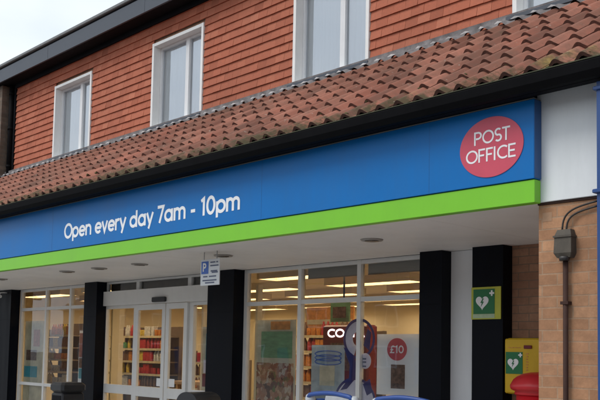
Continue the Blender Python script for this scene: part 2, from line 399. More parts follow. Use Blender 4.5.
# ------------------------------------------------------------------ ground
def slab_mat():
    m, nt, b = mat('paving_slabs')
    geo = N(nt, 'ShaderNodeNewGeometry')
    t = N(nt, 'ShaderNodeTexBrick'); nt.links.new(geo.outputs['Position'], t.inputs['Vector']); t.inputs['Scale'].default_value = 1
    t.inputs['Brick Width'].default_value = .6; t.inputs['Row Height'].default_value = .45; t.inputs['Mortar Size'].default_value = .006
    t.inputs['Color1'].default_value = (.36, .35, .33, 1); t.inputs['Color2'].default_value = (.42, .41, .39, 1); t.inputs['Mortar'].default_value = (.10, .10, .09, 1)
    c = mixc(nt, ramp(nt, noise(nt, 5, 6), [(.4, g(0)), (.8, g(.5))]), t.outputs['Color'], (.14, .135, .12))
    nt.links.new(c, b.inputs['Base Color']); b.inputs['Roughness'].default_value = .9
    return m
M['slab'] = slab_mat(); M['asphalt'] = plain('asphalt', (.085, .085, .088), .8, .25, 3, bmp=.5)
mb = MB(); mb.quad((-600, -600, 0), (600, -600, 0), (600, 600, 0), (-600, 600, 0)); tag(mb.build('ground', M['asphalt']), kind='structure')
mb = MB(); mb.box(-30, 10, 2.3, 6.995, 0.002, 0.12); tag(mb.build('pavement', M['slab']), kind='structure')
mb = MB(); mb.box(-30, 10, 2.17, 2.297, 0.002, 0.125); tag(mb.build('kerb', M['render']), kind='structure')
G0 = 0.12

# ------------------------------------------------------------------ the shop building
FY = 5.08; WY = 6.99; CY = 6.84; SOF = 2.65
XL, XR = -15.11, 2.0
shop = empty('shop_building', (-8, 7, 0), 'convenience shop with red tile-hung upper storey, clay pantile canopy and glazed front', 'building')

# upper storey structural wall with real window openings
wins = [(-13.63, -12.40), (-10.67, -9.44), (-7.635, -6.405), (-4.57, -3.34), (-1.56, -0.33)]
WZ0, WZ1 = 4.82, 6.08
mb = MB()
def wall_with_openings(mb, x0, x1, y0, y1, z0, z1, ops, a, b):
    xs = [x0]
    for (p, q) in ops: xs += [p, q]
    xs.append(x1)
    for i in range(0, len(xs), 2):
        if xs[i+1] > xs[i]: mb.box(xs[i], xs[i+1], y0, y1, z0, z1)
    for (p, q) in ops:
        if a > z0: mb.box(p, q, y0, y1, z0, a)
        if z1 > b: mb.box(p, q, y0, y1, b, z1)
wall_with_openings(mb, XL, XR, WY+.02, WY+.25, 4.55, 6.62, wins, WZ0, WZ1)
core = mb.build('upper_wall', M['brick_dark'], shop)
mb = MB(); GA = 0.108; TW = 0.166; r = 0; z = 4.735
while z < 6.52:
    x = XL + (TW/2 if r % 2 else 0) - TW
    while x < XR:
        a, b = max(x+.0012, XL), min(x+TW-.0012, XR); x += TW
        if b-a < .01: continue
        segs = [(a, b)]
        for (p, q) in wins:
            p -= .005; q += .005; ns = []
            for (s0, s1) in segs:
                if z+GA > WZ0+.01 and z < WZ1-.01 and s1 > p and s0 < q:
                    if s0 < p: ns.append((s0, p))
                    if s1 > q: ns.append((q, s1))
                else: ns.append((s0, s1))
            segs = ns
        for (s0, s1) in segs:
            if s1-s0 < .006: continue
            j = R.uniform(-.0016, .0016); k = R.uniform(-.0025, .0025); t = R.gauss(.5, .14)
            yb = WY-.021+k; yt = WY-.002
            zb = z+j; zt = z+GA+.012
            vs = [(s0, yb, zb), (s1, yb+R.uniform(-.002, .002), zb), (s1, yt, zt), (s0, yt, zt), (s0, yb+.018, zb), (s1, yb+.018, zb), (s1, WY+.012, zt), (s0, WY+.012, zt)]
            mb.add(vs, [(0, 1, 2, 3), (0, 4, 5, 1), (0, 3, 7, 4), (1, 5, 6, 2)], 0, min(1, max(0, t)))
    z += GA; r += 1
clad = mb.build('tile_cladding', M['hang'], core)

# windows of the upper storey
def upper_window(x0, x1):
    cx = (x0+x1)/2+.02; T = .045; RV = .095
    mb = MB(); yf = WY-.032; yb = WY+RV+.05
    mb.box(x0, x0+T, yf, yb, WZ0, WZ1); mb.box(x1-T, x1, yf, yb, WZ0, WZ1)
    mb.box(x0+T, x1-T, yf+.002, yb, WZ1-T, WZ1-.001); mb.box(x0+T, x1-T, yf+.002, yb, WZ0+.001, WZ0+T*.6)
    f = mb.build('window', M['window_white'], shop)
    mb = MB(); y = WY+RV-.01; a, b = x0+T, x1-T; zb, zt = WZ0+T*.6, WZ1-T; s = .034; xm = cx+.085
    mb.box(a+.001, a+s, y, y+.05, zb, zt); mb.box(b-s, b-.001, y, y+.05, zb, zt); mb.box(xm-.038, xm+.038, y-.003, y+.05, zb, zt)
    for (p, q) in ((a+s, xm-.038), (xm+.038, b-s)):
        mb.box(p, q, y+.002, y+.05, zb, zb+s); mb.box(p, q, y+.002, y+.05, zt-s, zt)
    mb.build('sash_frame', M['white'], f)
    mb = MB()
    for (p, q) in ((a+s, xm-.038), (xm+.038, b-s)): mb.quad((p, y+.03, zb+s), (q, y+.03, zb+s), (q, y+.03, zt-s), (p, y+.03, zt-s))
    mb.build('pane', M['glass_up'], f)
    mb = MB(); n = 80; vs = []; fs = []
    for i in range(n+1):
        u = i/n; x = a+(b-a)*u; yy = y+.065+.004*math.sin(u*75)+.005*math.sin(u*31+1)
        vs += [(x, yy, zb), (x, yy, zt)]
        if i: fs.append((2*i-2, 2*i, 2*i+1, 2*i-1))
    mb.add(vs, fs, 0, None, True); mb.build('net_curtain', M['curtain'], f)
    mb = MB(); mb.bbox(x0-.04, x1+.04, WY-.085, WY+.02, WZ0-.045, WZ0-.002, .004); mb.build('sill', M['slate'], f)
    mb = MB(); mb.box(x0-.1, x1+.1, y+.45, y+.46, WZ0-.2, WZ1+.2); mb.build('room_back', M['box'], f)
    return f
for p in wins: upper_window(*p)

# roof edge (overhanging boxed eaves)
ex0, ex1 = -17.4, XR+.6; EY = WY-.30
mb = MB(); mb.box(ex0, ex1, EY, EY+.03, 6.435, 6.665); 
x = ex0+2.2
edge = mb.build('roof_edge', M['slate'], shop)
mb = MB(); mb.box(ex0, ex1, EY+.03, WY+.3, 6.44, 6.46); mb.box(XL, XR, WY-.05, WY+.0, 6.36, 6.439); mb.build('eaves_soffit_and_shade_strip', M['black'], edge)  # second box: black strip painting the shade on the wall under the overhang
mb = MB(); mb.box(ex0, ex1, EY+.012, EY+.05, 6.666, 6.70); mb.build('shadow_gap', M['black'], edge)
mb = MB(); mb.bbox(ex0, ex1, EY-.03, EY+.22, 6.701, 6.755, .01); mb.build('edge_trim', M['trim'], edge)
x = ex0+1.1
while x < ex1:
    mb = MB(); mb.box(x, x+.006, EY-.002, EY, 6.44, 6.66); x += 2.9; mb.build('board_joint', M['slate'], edge)
mb = MB(); mb.box(ex0, ex1, EY+.24, WY+7.2, 6.60, 6.69); mb.build('flat_roof', M['asphalt'], shop)
mb = MB(); mb.box(XL, XR, 14.1, 14.3, 0, 6.59); mb.box(XL-.0, XL+.2, WY+.26, 14.09, 2.81, 6.59); mb.box(XR-.2, XR, WY+.26, 14.09, 2.81, 6.59); mb.build('rear_wall', M['brick_dark'], shop)

# pantile canopy
E0 = Vector((0, 4.985, 3.475)); E1 = Vector((0, 6.955, 4.745)); SL = (E1-E0); LEN = SL.length; SD = SL.normalized(); SN = Vector((0, -SD.z, SD.y))
PW = 0.188; ROWS = 7; GG = LEN/ROWS
def prof(u):   # pantile section, u 0..1 across one tile
    u = u % 1.0
    return .055*(.5+.5*math.cos(2*PI*(u-.70)))**1.35-.020
mb = MB(); NC = int((XR+.3-(-16.6))/PW); NU = 14
for rr_ in range(ROWS):
    for c in range(NC):
        x0 = -16.6+c*PW + (0.0); t = min(1, max(0, R.gauss(.48, .30)))
        jz = R.uniform(-.003, .003); jx = R.uniform(-.003, .003); jl = R.uniform(-.007, .007) if R.random() > .06 else R.uniform(-.03, .018); skew = R.uniform(-.004, .004)
        s0 = rr_*GG-.01+jl; s1 = min((rr_+1)*GG+.06, LEN)
        vs = []; fs = []
        for row, (s, lift) in enumerate(((s0, .033+jz), ((s0+s1)/2, .019+jz*.6), (s1, .000))):
            for i in range(NU+1):
                u = i/NU*1.04
                p = E0+SD*(s+skew*u)+SN*(prof(u)+lift+(.004 if u > .95 else 0)); vs.append((x0+u*PW+jx, p.y, p.z))
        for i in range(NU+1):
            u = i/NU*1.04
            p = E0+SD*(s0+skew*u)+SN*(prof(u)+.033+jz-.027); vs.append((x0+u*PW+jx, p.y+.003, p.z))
        W_ = NU+1
        for k in range(2):
            for i in range(NU): fs.append((k*W_+i, k*W_+i+1, (k+1)*W_+i+1, (k+1)*W_+i))
        b0 = len(mb.f)
        mb.add(vs, fs, 0, t, True)
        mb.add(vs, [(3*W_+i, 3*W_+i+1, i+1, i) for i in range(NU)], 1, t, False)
canopy = mb.build('canopy_roof', [M['pan'], plain('dark_tile_edge', (.12, .055, .040), .95, .4, 20)], shop)  # front edge faces of every tile coloured darker than the tops
mb = MB(); a = E0-SN*.035; b = E1-SN*.035
mb.add([(-16.6, a.y+.02, a.z), (XR+.3, a.y+.02, a.z), (XR+.3, b.y, b.z), (-16.6, b.y, b.z), (-16.6, a.y+.02, a.z-.08), (XR+.3, a.y+.02, a.z-.08), (XR+.3, b.y, b.z-.08), (-16.6, b.y, b.z-.08)], [(0, 1, 2, 3), (4, 7, 6, 5), (0, 4, 5, 1), (2, 6, 7, 3), (1, 5, 6, 2), (0, 3, 7, 4)])
mb.build('roof_deck', M['black'], canopy)
# lead flashing dressed over the rolls at the head
mb = MB(); vs = []; fs = []; n = NC*10; cols = 4
for i in range(n+1):
    u = i/10; x = -16.6+u*PW; wob = .012*math.sin(u*1.7)+.010*math.sin(u*4.1)
    h = prof(u)
    for k, (s, off, amp) in enumerate(((LEN-.105+wob, .034, 1.0), (LEN-.06, .040, .8), (LEN-.015, .050, .4), (LEN+.01, .10, 0))):
        p = E0+SD*s+SN*(h*amp+off); vs.append((x, min(p.y, WY-.004-.004*(3-k)), p.z))
for i in range(n):
    for k in range(cols-1): fs.append((i*cols+k, (i+1)*cols+k, (i+1)*cols+k+1, i*cols+k+1))
mb.add(vs, fs, 0, None, True); mb.build('flashing', M['lead'], canopy)
mb = MB()
for c in range(NC):     # mortar fillets where the lead meets the rolls
    if R.random() < .12: continue
    x = -16.6+(c+.66)*PW; s = LEN-.12+R.uniform(-.02, .02); p = E0+SD*s+SN*(.040+.034+.010)
    hw = R.uniform(.032, .055); hh = R.uniform(.018, .032)
    vs = []; K = 10
    for q in range(K): 
        rr = 1+R.uniform(-.25, .25); vs.append((x+hw*rr*math.cos(2*PI*q/K), (p+SD*hh*rr*math.sin(2*PI*q/K)-SN*.006).y, (p+SD*hh*rr*math.sin(2*PI*q/K)-SN*.012).z))
    top = p+SN*.006; vs.append((x, top.y, top.z))
    mb = MB(); mb.add(vs, [(q, (q+1) % K, K) for q in range(K)], 0, None, True)
    mb.build('mortar_fillet', M['mortar'], canopy)
# moss clumps at the eave
mb = MB()
for c in range(NC):
    for _ in range(5):
        if R.random() < .25: continue
        u = R.uniform(.05, .9); x = -16.6+(c+u)*PW; s = R.uniform(-.015, .05) if R.random() < .75 else GG+R.uniform(-.02, .03)
        p = E0+SD*s+SN*(prof(u)+.028-R.uniform(0, .03)); rr = R.uniform(.008, .021)
        vs = []
        for (th, ph) in ((0, 0), (1, 0), (1, 1), (1, 2), (1, 3), (1, 4), (2, 0)):
            a_ = th*PI/2; q_ = ph*2*PI/5+R.uniform(-.3, .3); k_ = rr*R.uniform(.7, 1.3)
            vs.append((x+k_*math.sin(a_)*math.cos(q_)*1.3, p.y+k_*math.sin(a_)*math.sin(q_), p.z+k_*.7*math.cos(a_)))
        mb.add(vs, [(0, 1+i, 1+(i+1) % 5) for i in range(5)]+[(6, 1+(i+1) % 5, 1+i) for i in range(5)], 0, None, True)
tag(mb.build('moss', plain('moss', (.075, .078, .022), .95, .6, 30), canopy), kind='stuff')
mb = MB()
for c in range(NC):     # old mortar bedding filling the mouths of the rolls, set back behind the tile edge
    x = -16.6+(c+.70)*PW; back = R.uniform(.03, .055); K = 10; vs = []
    for s_, in ((back,), (back+.05,)):
        for q in range(K+1):
            u = (q/K-.5)*.62; p = E0+SD*s_+SN*(prof(.70+u)+.006-R.uniform(0, .008)); vs.append((x+u*PW, p.y, p.z))
        for q in (K, 0):
            u = (q/K-.5)*.62; p = E0+SD*s_-SN*.035; vs.append((x+u*PW, p.y, p.z))
    m_ = K+3; mb.add(vs, [tuple(range(m_))]+[(i, m_+i, m_+(i+1) % m_, (i+1) % m_) for i in range(m_)])
tag(mb.build('mortar_bedding', plain('mossy_mortar', (.12, .115, .085), .95, .5, 22, bmp=.6), canopy), kind='stuff')
# gutter
mb = MB(); gx0, gx1 = -16.7, XR+.3; secs = []
gp = [(4.992, 3.446), (4.992, 3.442), (4.985, 3.385), (4.955, 3.352), (4.915, 3.352), (4.885, 3.385), (4.878, 3.442), (4.872, 3.446), (4.868, 3.436), (4.878, 3.380), (4.912, 3.342), (4.958, 3.342), (4.995, 3.380), (5.0, 3.446)]
vs = [(gx0, y, z) for y, z in gp]+[(gx1, y, z) for y, z in gp]; n = len(gp)
mb.add(vs, [(i, i+1, n+i+1, n+i) for i in range(n-1)]+[(n-1, 0, n, 2*n-1)]); gut = mb.build('gutter', M['gutter'], shop)
mb = MB(); mb.box(gx0, gx1, 4.866, 4.876, 3.447, 3.453); mb.build('gutter_rim', M['algae'], gut)
mb = MB(); mb.box(-16.6, XR, 5.004, 5.07, 3.355, 3.47); mb.box(-16.6, -3.19, 5.175, 5.25, 3.10, 3.46); mb.build('fascia_backing', M['black'], shop)

# soffit of canopy, with board joints
mb = MB(); joints = [-15.8, -12.99, -10.79, -8.39+.4, -6.2, -4.19, -3.19]
for a, b in zip(joints[:-1], joints[1:]):
    mb.box(a+.0015, b-.0015, FY+.088, 6.985, SOF, SOF+.02)
sof = mb.build('soffit', M['soffit'], shop)
mb = MB(); mb.box(-15.8, -3.19, FY+.09, 6.98, SOF+.021, SOF+.03); mb.build('soffit_backing', M['pipe'], sof)

# ground floor wall
mb = MB(); mb.box(-15.80, -15.25, WY, WY+.25, 0, SOF+.15); mb.build('brick_wall', M['brick_dark'], shop); mb = MB(); mb.box(-4.62, -3.13, WY, WY+.25, 0, SOF+.15); mb.build('brick_wall', M['brick_dark'], shop)
mb = MB(); mb.box(-5.62, -4.622, WY, WY+.05, 0, SOF-.002); mb.build('pale_wall_board', M['render'], shop)
mb = MB(); mb.box(-15.24, -3.13, WY+.06, WY+.25, SOF+.0, SOF+.6); mb.build('lintel', M['black'], shop)
def column(x0, x1):
    mb = MB(); mb.box(x0, x1, CY, WY+.02, G0, SOF-.001)
    mb.box(x0-.006, x1+.006, CY-.006, WY-.01, G0, G0+.16)
    c = mb.build('column', M['navy'], shop)
    mb = MB(); k = max(2, int((x1-x0)/.17))
    mb.box(x0+.004, x1-.004, CY-.002, CY-.0005, 2.12, 2.123)
    mb.build('panel_joint', M['black'], c)
for a in ((-15.22, -14.70), (-12.16, -11.79), (-9.03, -8.50), (-5.56, -5.285), (-4.925, -4.585)): column(*a)

# brick pier, white panel and capping
mb = MB(); mb.box(-3.20, -2.70, 5.195, 6.985, 0, 2.637)
pier = mb.build('brick_pier', M['brick'], shop)
mb = MB(); mb.box(-3.202, -2.70, 5.185, 5.26, 2.639, 2.652); mb.build('pier_capping', M['pipe'], pier)
mb = MB(); mb.bbox(-3.20, -2.70, 5.172, 5.22, 2.654, 3.42, .003); wp = mb.build('blank_sign_panel', M['panel'], shop)
mb = MB(); mb.box(-3.19, -2.4, 5.225, 5.3, 2.66, 3.41); mb.box(-3.188, -2.4, 5.27, 6.98, 2.64, 2.70); mb.build('panel_backing', M['black'], wp)
mb = MB(); mb.box(-3.17, -3.10, 5.193, 5.1948, 2.525, 2.585); mb.build('blanking_plate', plain('plate', (.42, .25, .15), .8, .1, 20), pier)

# shopfront glazing
YF = WY+.02
def mull(mb, x0, x1, z0, z1, y0=YF, y1=YF+.06): mb.box(x0, x1, y0, y1, z0, z1)
def glaze(mb, x0, x1, z0, z1, y=YF+.035): mb.quad((x0, y, z0), (x1, y, z0), (x1, y, z1), (x0, y, z1))
def shop_window(x0, x1, ms, zt, zr, name, sill=.45):
    mb = MB(); zb = sill
    mull(mb, x0, x0+.06, zb, SOF); mull(mb, x1-.06, x1, zb, SOF)
    edges = [x0+.06]
    for m in ms: mull(mb, m-.028, m+.028, zb, SOF, YF-.003); edges += [m-.028, m+.028]
    edges.append(x1-.06)
    for i in range(0, len(edges), 2):
        a, b = edges[i], edges[i+1]
        mull(mb, a, b, zb, zb+.06); mull(mb, a, b, zt-.025, zt+.025); mull(mb, a, b, SOF-.045, SOF-.001)
        if zr: mull(mb, a, b, zr-.025, zr+.025)
    f = mb.build(name, M['frame'], shop)
    for i in range(0, len(edges), 2):
        a, b = edges[i], edges[i+1]
        for (p, q) in (((zb+.06, zr-.025), (zr+.025, zt-.025)) if zr else ((zb+.06, zt-.025),))+((zt+.025, SOF-.045),):
            m2 = MB(); glaze(m2, a, b, p, q); m2.build('pane', M['glass'], f)
    m2 = MB(); m2.box(x0, x1, WY+.005, WY+.24, G0, sill-.002); m2.build('stall_riser', M['navy'], f)
    return f
shop_window(-14.69, -12.20, [-13.73, -12.90], 2.30, 1.02, 'shop_window')
shop_window(-8.50, -5.60, [-7.485, -6.54], 2.22, None, 'shop_window')

# entrance
mb = MB(); dx0, dx1 = -11.84, -9.03
mull(mb, dx0, dx0+.06, G0, SOF); mull(mb, dx1-.06, dx1, G0, SOF)
mull(mb, dx0+.06, dx1-.06, 2.285, 2.50, YF-.06, YF+.10)
mull(mb, dx0+.06, dx1-.06, SOF-.03, SOF-.001)
for m in (-10.93, -9.66): mull(mb, m-.04, m+.04, 2.501, SOF-.031)
for m in (-10.97, -9.60): mull(mb, m-.045, m+.045, G0, 2.284)
for a, b in ((dx0+.06, -11.015), (-9.555, dx1-.06)): mull(mb, a, b, .98, 1.11); mull(mb, a, b, G0, .25); mull(mb, a, b, 2.24, 2.284)
ent = mb.build('entrance', M['frame'], shop)
mb = MB()
for a, b in ((dx0+.06, -10.97), (-10.89, -9.70), (-9.62, dx1-.06)): glaze(mb, a, b, 2.501, SOF-.031)
mb.build('fanlight', M['glass'], ent)
mb = MB(); mb.box(dx0+.0, dx1-.06, YF+.11, YF+.13, 2.47, SOF); mb.build('fanlight_blocker', M['box'], ent)  # opaque dark board added behind the fanlights to block the interior lights
for a, b in ((dx0+.06, -11.015), (-9.555, dx1-.06)):
    mb = MB(); glaze(mb, a, b, 1.11, 2.24); glaze(mb, a, b, .25, .98); mb.build('side_pane', M['glass'], ent)
for (a, b) in ((-10.922, -10.165), (-10.145, -9.648)):
    s = .075; mb = MB(); y0, y1 = YF-.035, YF+.005
    mb.box(a, a+s, y0, y1, G0+.01, 2.28); mb.box(b-s, b, y0, y1, G0+.01, 2.28)
    for (p, q) in ((G0+.01, .26), (.97, 1.11), (2.20, 2.28)): mb.box(a+s, b-s, y0+.001, y1, p, q)
    lf = mb.build('door_leaf', M['frame'], ent)
    mb = MB(); glaze(mb, a+s, b-s, .26, .97, YF-.01); glaze(mb, a+s, b-s, 1.11, 2.20, YF-.01); mb.build('door_glass', M['glass'], lf)
mb = MB(); mb.bbox(-10.42, -10.10, YF-.10, YF-.062, 2.30, 2.37, .008); mb.build('door_sensor', M['binblack'], ent)
for a in (-10.36, -10.09):
    mb = MB(); mb.box(a, a+.16, YF-.0135, YF-.0115, 1.13, 1.24); mb.build('door_notice', M['paper'], ent)

# interior shell
mb = MB()
mb.box(-17.4, -3.2, 13.9, 14.05, 0, 2.95); mb.box(-17.6, -17.41, WY+.26, 14.05, 0, 2.95); mb.box(-3.19, -3.0, WY+.26, 14.05, 0, 2.95)
inn = mb.build('shop_interior_wall', M['cream'], shop)
mb = MB(); mb.box(-17.4, -3.2, WY+.26, 13.89, 2.74, 2.80); mb.build('shop_ceiling', M['ceil'], inn)
mb = MB(); mb.box(-17.4, -3.2, WY+.0, 13.89, .01, .119); mb.build('shop_floor', M['shopfloor'], inn)
for (x, d_) in ((-11.86, .20), (-9.56, .10), (-8.44, .08)):
    mb = MB(); mb.box(x, x+.04, YF+.14, YF+.14+d_, G0, 2.47); mb.build('lobby_partition', M['cream'], inn)
mb = MB(); mb.box(-17.6, -15.81, WY+.02, WY+.25, 0, 6.4); mb.build('side_wall', M['brick_old'], shop)
LM = emit('warm_light_tube', (1, .77, .48), 6.0)
first = None; k = 0
for yy in (8.0, 9.3, 10.7, 12.1, 13.3):
    for xx in (-15.6, -13.2, -10.8, -8.4, -6.0):
        if first is None:
            e = empty('ceiling_light', (xx, yy, 2.74), 'warm light fitting with added baffle frame on the shop ceiling', 'light', 'light fittings on the shop ceiling')
            mb = MB(); mb.box(-.82, .82, -.18, -.165, -.11, -.001); mb.box(-.82, .82, .165, .18, -.11, -.001); mb.box(-.82, -.805, -.164, .164, -.11, -.001); mb.box(.805, .82, -.164, .164, -.11, -.001); o = mb.build('added_light_baffle', M['ceil']); o.parent = e  # baffle frame added to hide the bright diffuser from low angles
            mb = MB(); mb.box(-.80, .80, -.15, .15, -.012, -.002); o = mb.build('light_diffuser', LM); o.parent = e
            first = e
        else:
            e = copy_tree(first); e.location = (xx, yy, 2.74)
        e['label'] = 'warm light fitting with added baffle frame on the shop ceiling'

# ------------------------------------------------------------------ fascia sign
sx0, sx1 = -15.8, -3.165
sg = empty('fascia_sign', (-9, FY, 2.65), 'long blue shop fascia with lime green lower band and white opening hours', 'sign')
mb = MB(); mb.bbox(sx0, sx1, FY, FY+.085, 2.805, 3.345, .003); p = mb.build('blue_panel', M['blue'], sg)
mb = MB(); mb.box(sx1+.0005, sx1+.003, FY+.004, FY+.084, 2.81, 3.34); mb.build('panel_return', M['blue_edge'], p)
mb = MB(); mb.box(sx0, sx1, FY-.003, FY+.082, 3.346, 3.352); mb.build('top_trim', M['trim'], sg)
for jx_ in (-12.9, -9.86, -5.95, -4.05):
    mb = MB(); mb.box(jx_, jx_+.0022, FY-.0006, FY-.0001, 2.808, 3.342); mb.build('panel_joint', M['blue_edge'], p)
mb = MB(); mb.bbox(sx0, sx1-.002, FY+.010, FY+.085, 2.645, 2.800, .003); mb.build('green_band', M['green'], sg)
wx = -9.56; kx = (9.56-6.24)/text_width('Open every day 7am - 10pm')
for word in 'Open every day 7am - 10pm'.split(' '):
    ww = text_width(word)*kx; mb = MB(); text(mb, word, wx, wx+ww, 2.928, .180, FY-.0022, .088, .0022)
    mb.build('lettering', M['text_white'], sg); wx += ww+.30*kx
po = empty('round_sign', (-3.505, FY, 3.07), 'pinkish red oval sign reading POST OFFICE at the right end of the blue fascia', 'sign')
mb = MB(); mb.disc(-3.505, 3.070, .262, .212, FY-.005, FY-.0005, 72); mb.build('oval_panel', M['roundel'], po)
mb = MB(); text(mb, 'POST', -3.645, -3.345, 3.098, .096, FY-.0068, .066, .0018); mb.build('lettering', M['text_white'], po)
mb = MB(); text(mb, 'OFFICE', -3.715, -3.295, 2.972, .096, FY-.0068, .066, .0018)
mb.build('lettering', M['text_white'], po)

# ------------------------------------------------------------------ downlights
DL = [(-12.63, 5.70, 'leftmost canopy downlight, above the left shop window'), (-10.61, 5.70, 'second canopy downlight from the left, above the left shop window'), (-9.84, 5.73, 'canopy downlight above the dark column left of the entrance'),
      (-8.96, 5.76, 'canopy downlight above the entrance doors'), (-7.40, 5.80, 'canopy downlight behind the hanging parking sign'), (-5.30, 5.84, 'rightmost canopy downlight, above the large window')]
proto = None
for (x, y, lab) in DL:
    if proto is None:
        proto = empty('downlight', (x, y, SOF), lab, 'light', 'unlit round downlights in the canopy soffit')
        mb = MB(); mb.lathe(0, 0, [(.068, -.012), (.098, -.012), (.104, -.001), (.068, -.0012)][::1], 32); o = mb.build('bezel', plain('bezel_grey', (.34, .32, .30), .5, .1, 8)); o.parent = proto
        mb = MB(); mb.lathe(0, 0, [(.062, -.018), (.066, -.0125)], 28); o = mb.build('lens', plain('dull_lens', (.13, .11, .09), .3, .2, 8)); o.parent = proto
        e = proto
    else: e = copy_tree(proto)
    e.location = (x, y, SOF); e['label'] = lab

# ------------------------------------------------------------------ hanging parking sign
PY = 5.5; ps = empty('parking_sign', (-7.16, PY, 2.65), 'small white parking notice with blue P hanging under the canopy', 'sign')
mb = MB(); mb.bbox(-7.335, -6.985, PY, PY+.012, 2.30, 2.57, .002); p = mb.build('sign_plate', M['signface'], ps)
mb = MB(); mb.bbox(-7.315, -7.185, PY-.004, PY-.0005, 2.42, 2.55, .001); q = mb.build('blue_square', M['signblue'], ps)
mb = MB(); text(mb, 'P', -7.28, -7.22, 2.445, .085, PY-.008, .1, .003); mb.build('letter', M['text_white'], ps)
mb = MB()
for (a, b, z) in ((-7.15, -7.06, 2.53), (-7.04, -7.01, 2.53), (-7.15, -7.00, 2.495), (-7.14, -7.02, 2.44), (-7.12, -7.01, 2.425), (-7.28, -7.20, 2.385), (-7.17, -7.04, 2.385), (-7.29, -7.03, 2.345), (-7.24, -7.07, 2.32)):
    mb.box(a, b, PY-.003, PY-.0006, z, z+.013)
mb.build('small_print', M['signink'], ps)
mb = MB()
for x in (-7.28, -7.04): mb.tube([(x, PY+.006, 2.565), (x, PY+.006, 2.649)], .005)
mb.build('hanger', M['steel'], ps)
ps.scale = (.90, 1, 1); ps.location.x -= .075

# ------------------------------------------------------------------ heart sign symbol
def heart(mb, cx, cz, s, y0, y1, mi=0):
    pts = []
    for i in range(48):
        t = 2*PI*i/48
        pts.append((cx+s*(16*math.sin(t)**3)/17, cz+s*(13*math.cos(t)-5*math.cos(2*t)-2*math.cos(3*t)-math.cos(4*t)+2)/17))
    mb.prism(pts[::-1], y0, y1, mi)
def bolt(mb, cx, cz, s, y0, y1):
    pts = [(.10, .55), (-.28, -.05), (-.04, -.05), (-.22, -.62), (.30, .12), (.05, .12), (.28, .55)]
    mb.prism([(cx+x*s, cz+z*s) for x, z in pts], y0, y1)
def cross(mb, cx, cz, s, y0, y1):
    a = s*.32; mb.prism([(cx-a, cz-s), (cx+a, cz-s), (cx+a, cz-a), (cx+s, cz-a), (cx+s, cz+a), (cx+a, cz+a), (cx+a, cz+s), (cx-a, cz+s), (cx-a, cz+a), (cx-s, cz+a), (cx-s, cz-a), (cx-a, cz-a)], y0, y1)
sy = CY-.012
h = empty('first_aid_sign', (-4.76, CY, 1.96), 'green sign with white heart and bolt on the dark column', 'sign')
mb = MB(); mb.box(-4.925, -4.60, sy, sy+.008, 1.965, 2.265); mb.build('sign_plate', M['aedyellow'], h)
mb = MB(); mb.box(-4.90, -4.665, sy-.003, sy-.0005, 2.015, 2.245); mb.build('green_square', M['aedgreen'], h)
mb = MB(); mb.box(-4.905, -4.665, sy-.0025, sy-.0004, 1.975, 2.0135); mb.build('caption_strip', plain('pale_green_strip', (.42, .55, .36), .5, .1, 30), h)
mb = MB(); heart(mb, -4.80, 2.115, .075, sy-.006, sy-.0035); mb.build('heart_symbol', M['text_white'], h)
mb = MB(); bolt(mb, -4.80, 2.12, .07, sy-.008, sy-.0062); mb.build('bolt_symbol', M['aedgreen'], h)
mb = MB(); cross(mb, -4.695, 2.205, .026, sy-.006, sy-.0035); mb.build('cross_symbol', M['text_white'], h)

# defibrillator cabinet
cy = 6.80
h = empty('defibrillator_cabinet', (-4.37, WY, 1.28), 'yellow defibrillator cabinet with green heart label on the brown brick wall', 'cabinet')
mb = MB(); mb.bbox(-4.545, -4.17, cy+.03, WY-.002, 1.29, 1.79, .012); mb.build('cabinet_body', M['yellow'], h)
mb = MB(); mb.bbox(-4.54, -4.175, cy, cy+.028, 1.295, 1.785, .010); d_ = mb.build('cabinet_door', M['yellow'], h)
mb = MB(); mb.box(-4.525, -4.35, cy-.003, cy-.0005, 1.47, 1.665); mb.build('green_label', M['aedgreen'], h)
mb = MB(); heart(mb, -4.447, 1.555, .060, cy-.006, cy-.0035); mb.build('heart_symbol', M['text_white'], h)
mb = MB(); bolt(mb, -4.447, 1.56, .052, cy-.008, cy-.0062); mb.build('bolt_symbol', M['aedgreen'], h)
mb = MB(); cross(mb, -4.372, 1.638, .020, cy-.006, cy-.0035); mb.build('cross_symbol', M['text_white'], h)
mb = MB(); mb.bbox(-4.335, -4.255, cy-.012, cy-.0005, 1.695, 1.725, .003); mb.build('keypad', M['burg'], h)
mb = MB()
for i in range(7): mb.box(-4.315, -4.29-R.uniform(0, .008), cy-.0025, cy-.0006, 1.645-i*.024, 1.655-i*.024)
for i in range(4): mb.box(-4.50+i*.035, -4.475+i*.035, cy-.0025, cy-.0006, 1.70, 1.708)
mb.build('small_print', M['posterorange'], h)

# red pillar post box
px_, py_ = -4.06, 6.60
h = empty('post_box', (px_, py_, G0), 'red pillar post box with domed cap in front of the yellow cabinet', 'post box')
mb = MB(); mb.lathe(px_, py_, [(.235, G0), (.235, G0+.10), (.190, G0+.12), (.190, 1.30)], 48); mb.build('box_body', M['postred'], h)
mb = MB(); mb.lathe(px_, py_, [(.200, 1.301), (.208, 1.315), (.198, 1.33), (.232, 1.345), (.242, 1.362), (.242, 1.382), (.232, 1.40), (.215, 1.43), (.185, 1.455), (.14, 1.478), (.07, 1.492), (.0, 1.496)], 48); mb.build('domed_cap', M['postred'], h)
mb = MB(); mb.box(px_-.10, px_+.10, py_-.197, py_-.16, 1.19, 1.225); mb.build('letter_slot', M['black'], h)
mb = MB(); mb.box(px_-.06, px_+.06, py_-.197, py_-.17, .98, 1.12); mb.build('collection_plate', M['paper'], h)
mb = MB(); mb.box(px_-.105, px_-.101, py_-.20, py_-.17, .4, 1.16); mb.build('door_seam', M['black'], h)

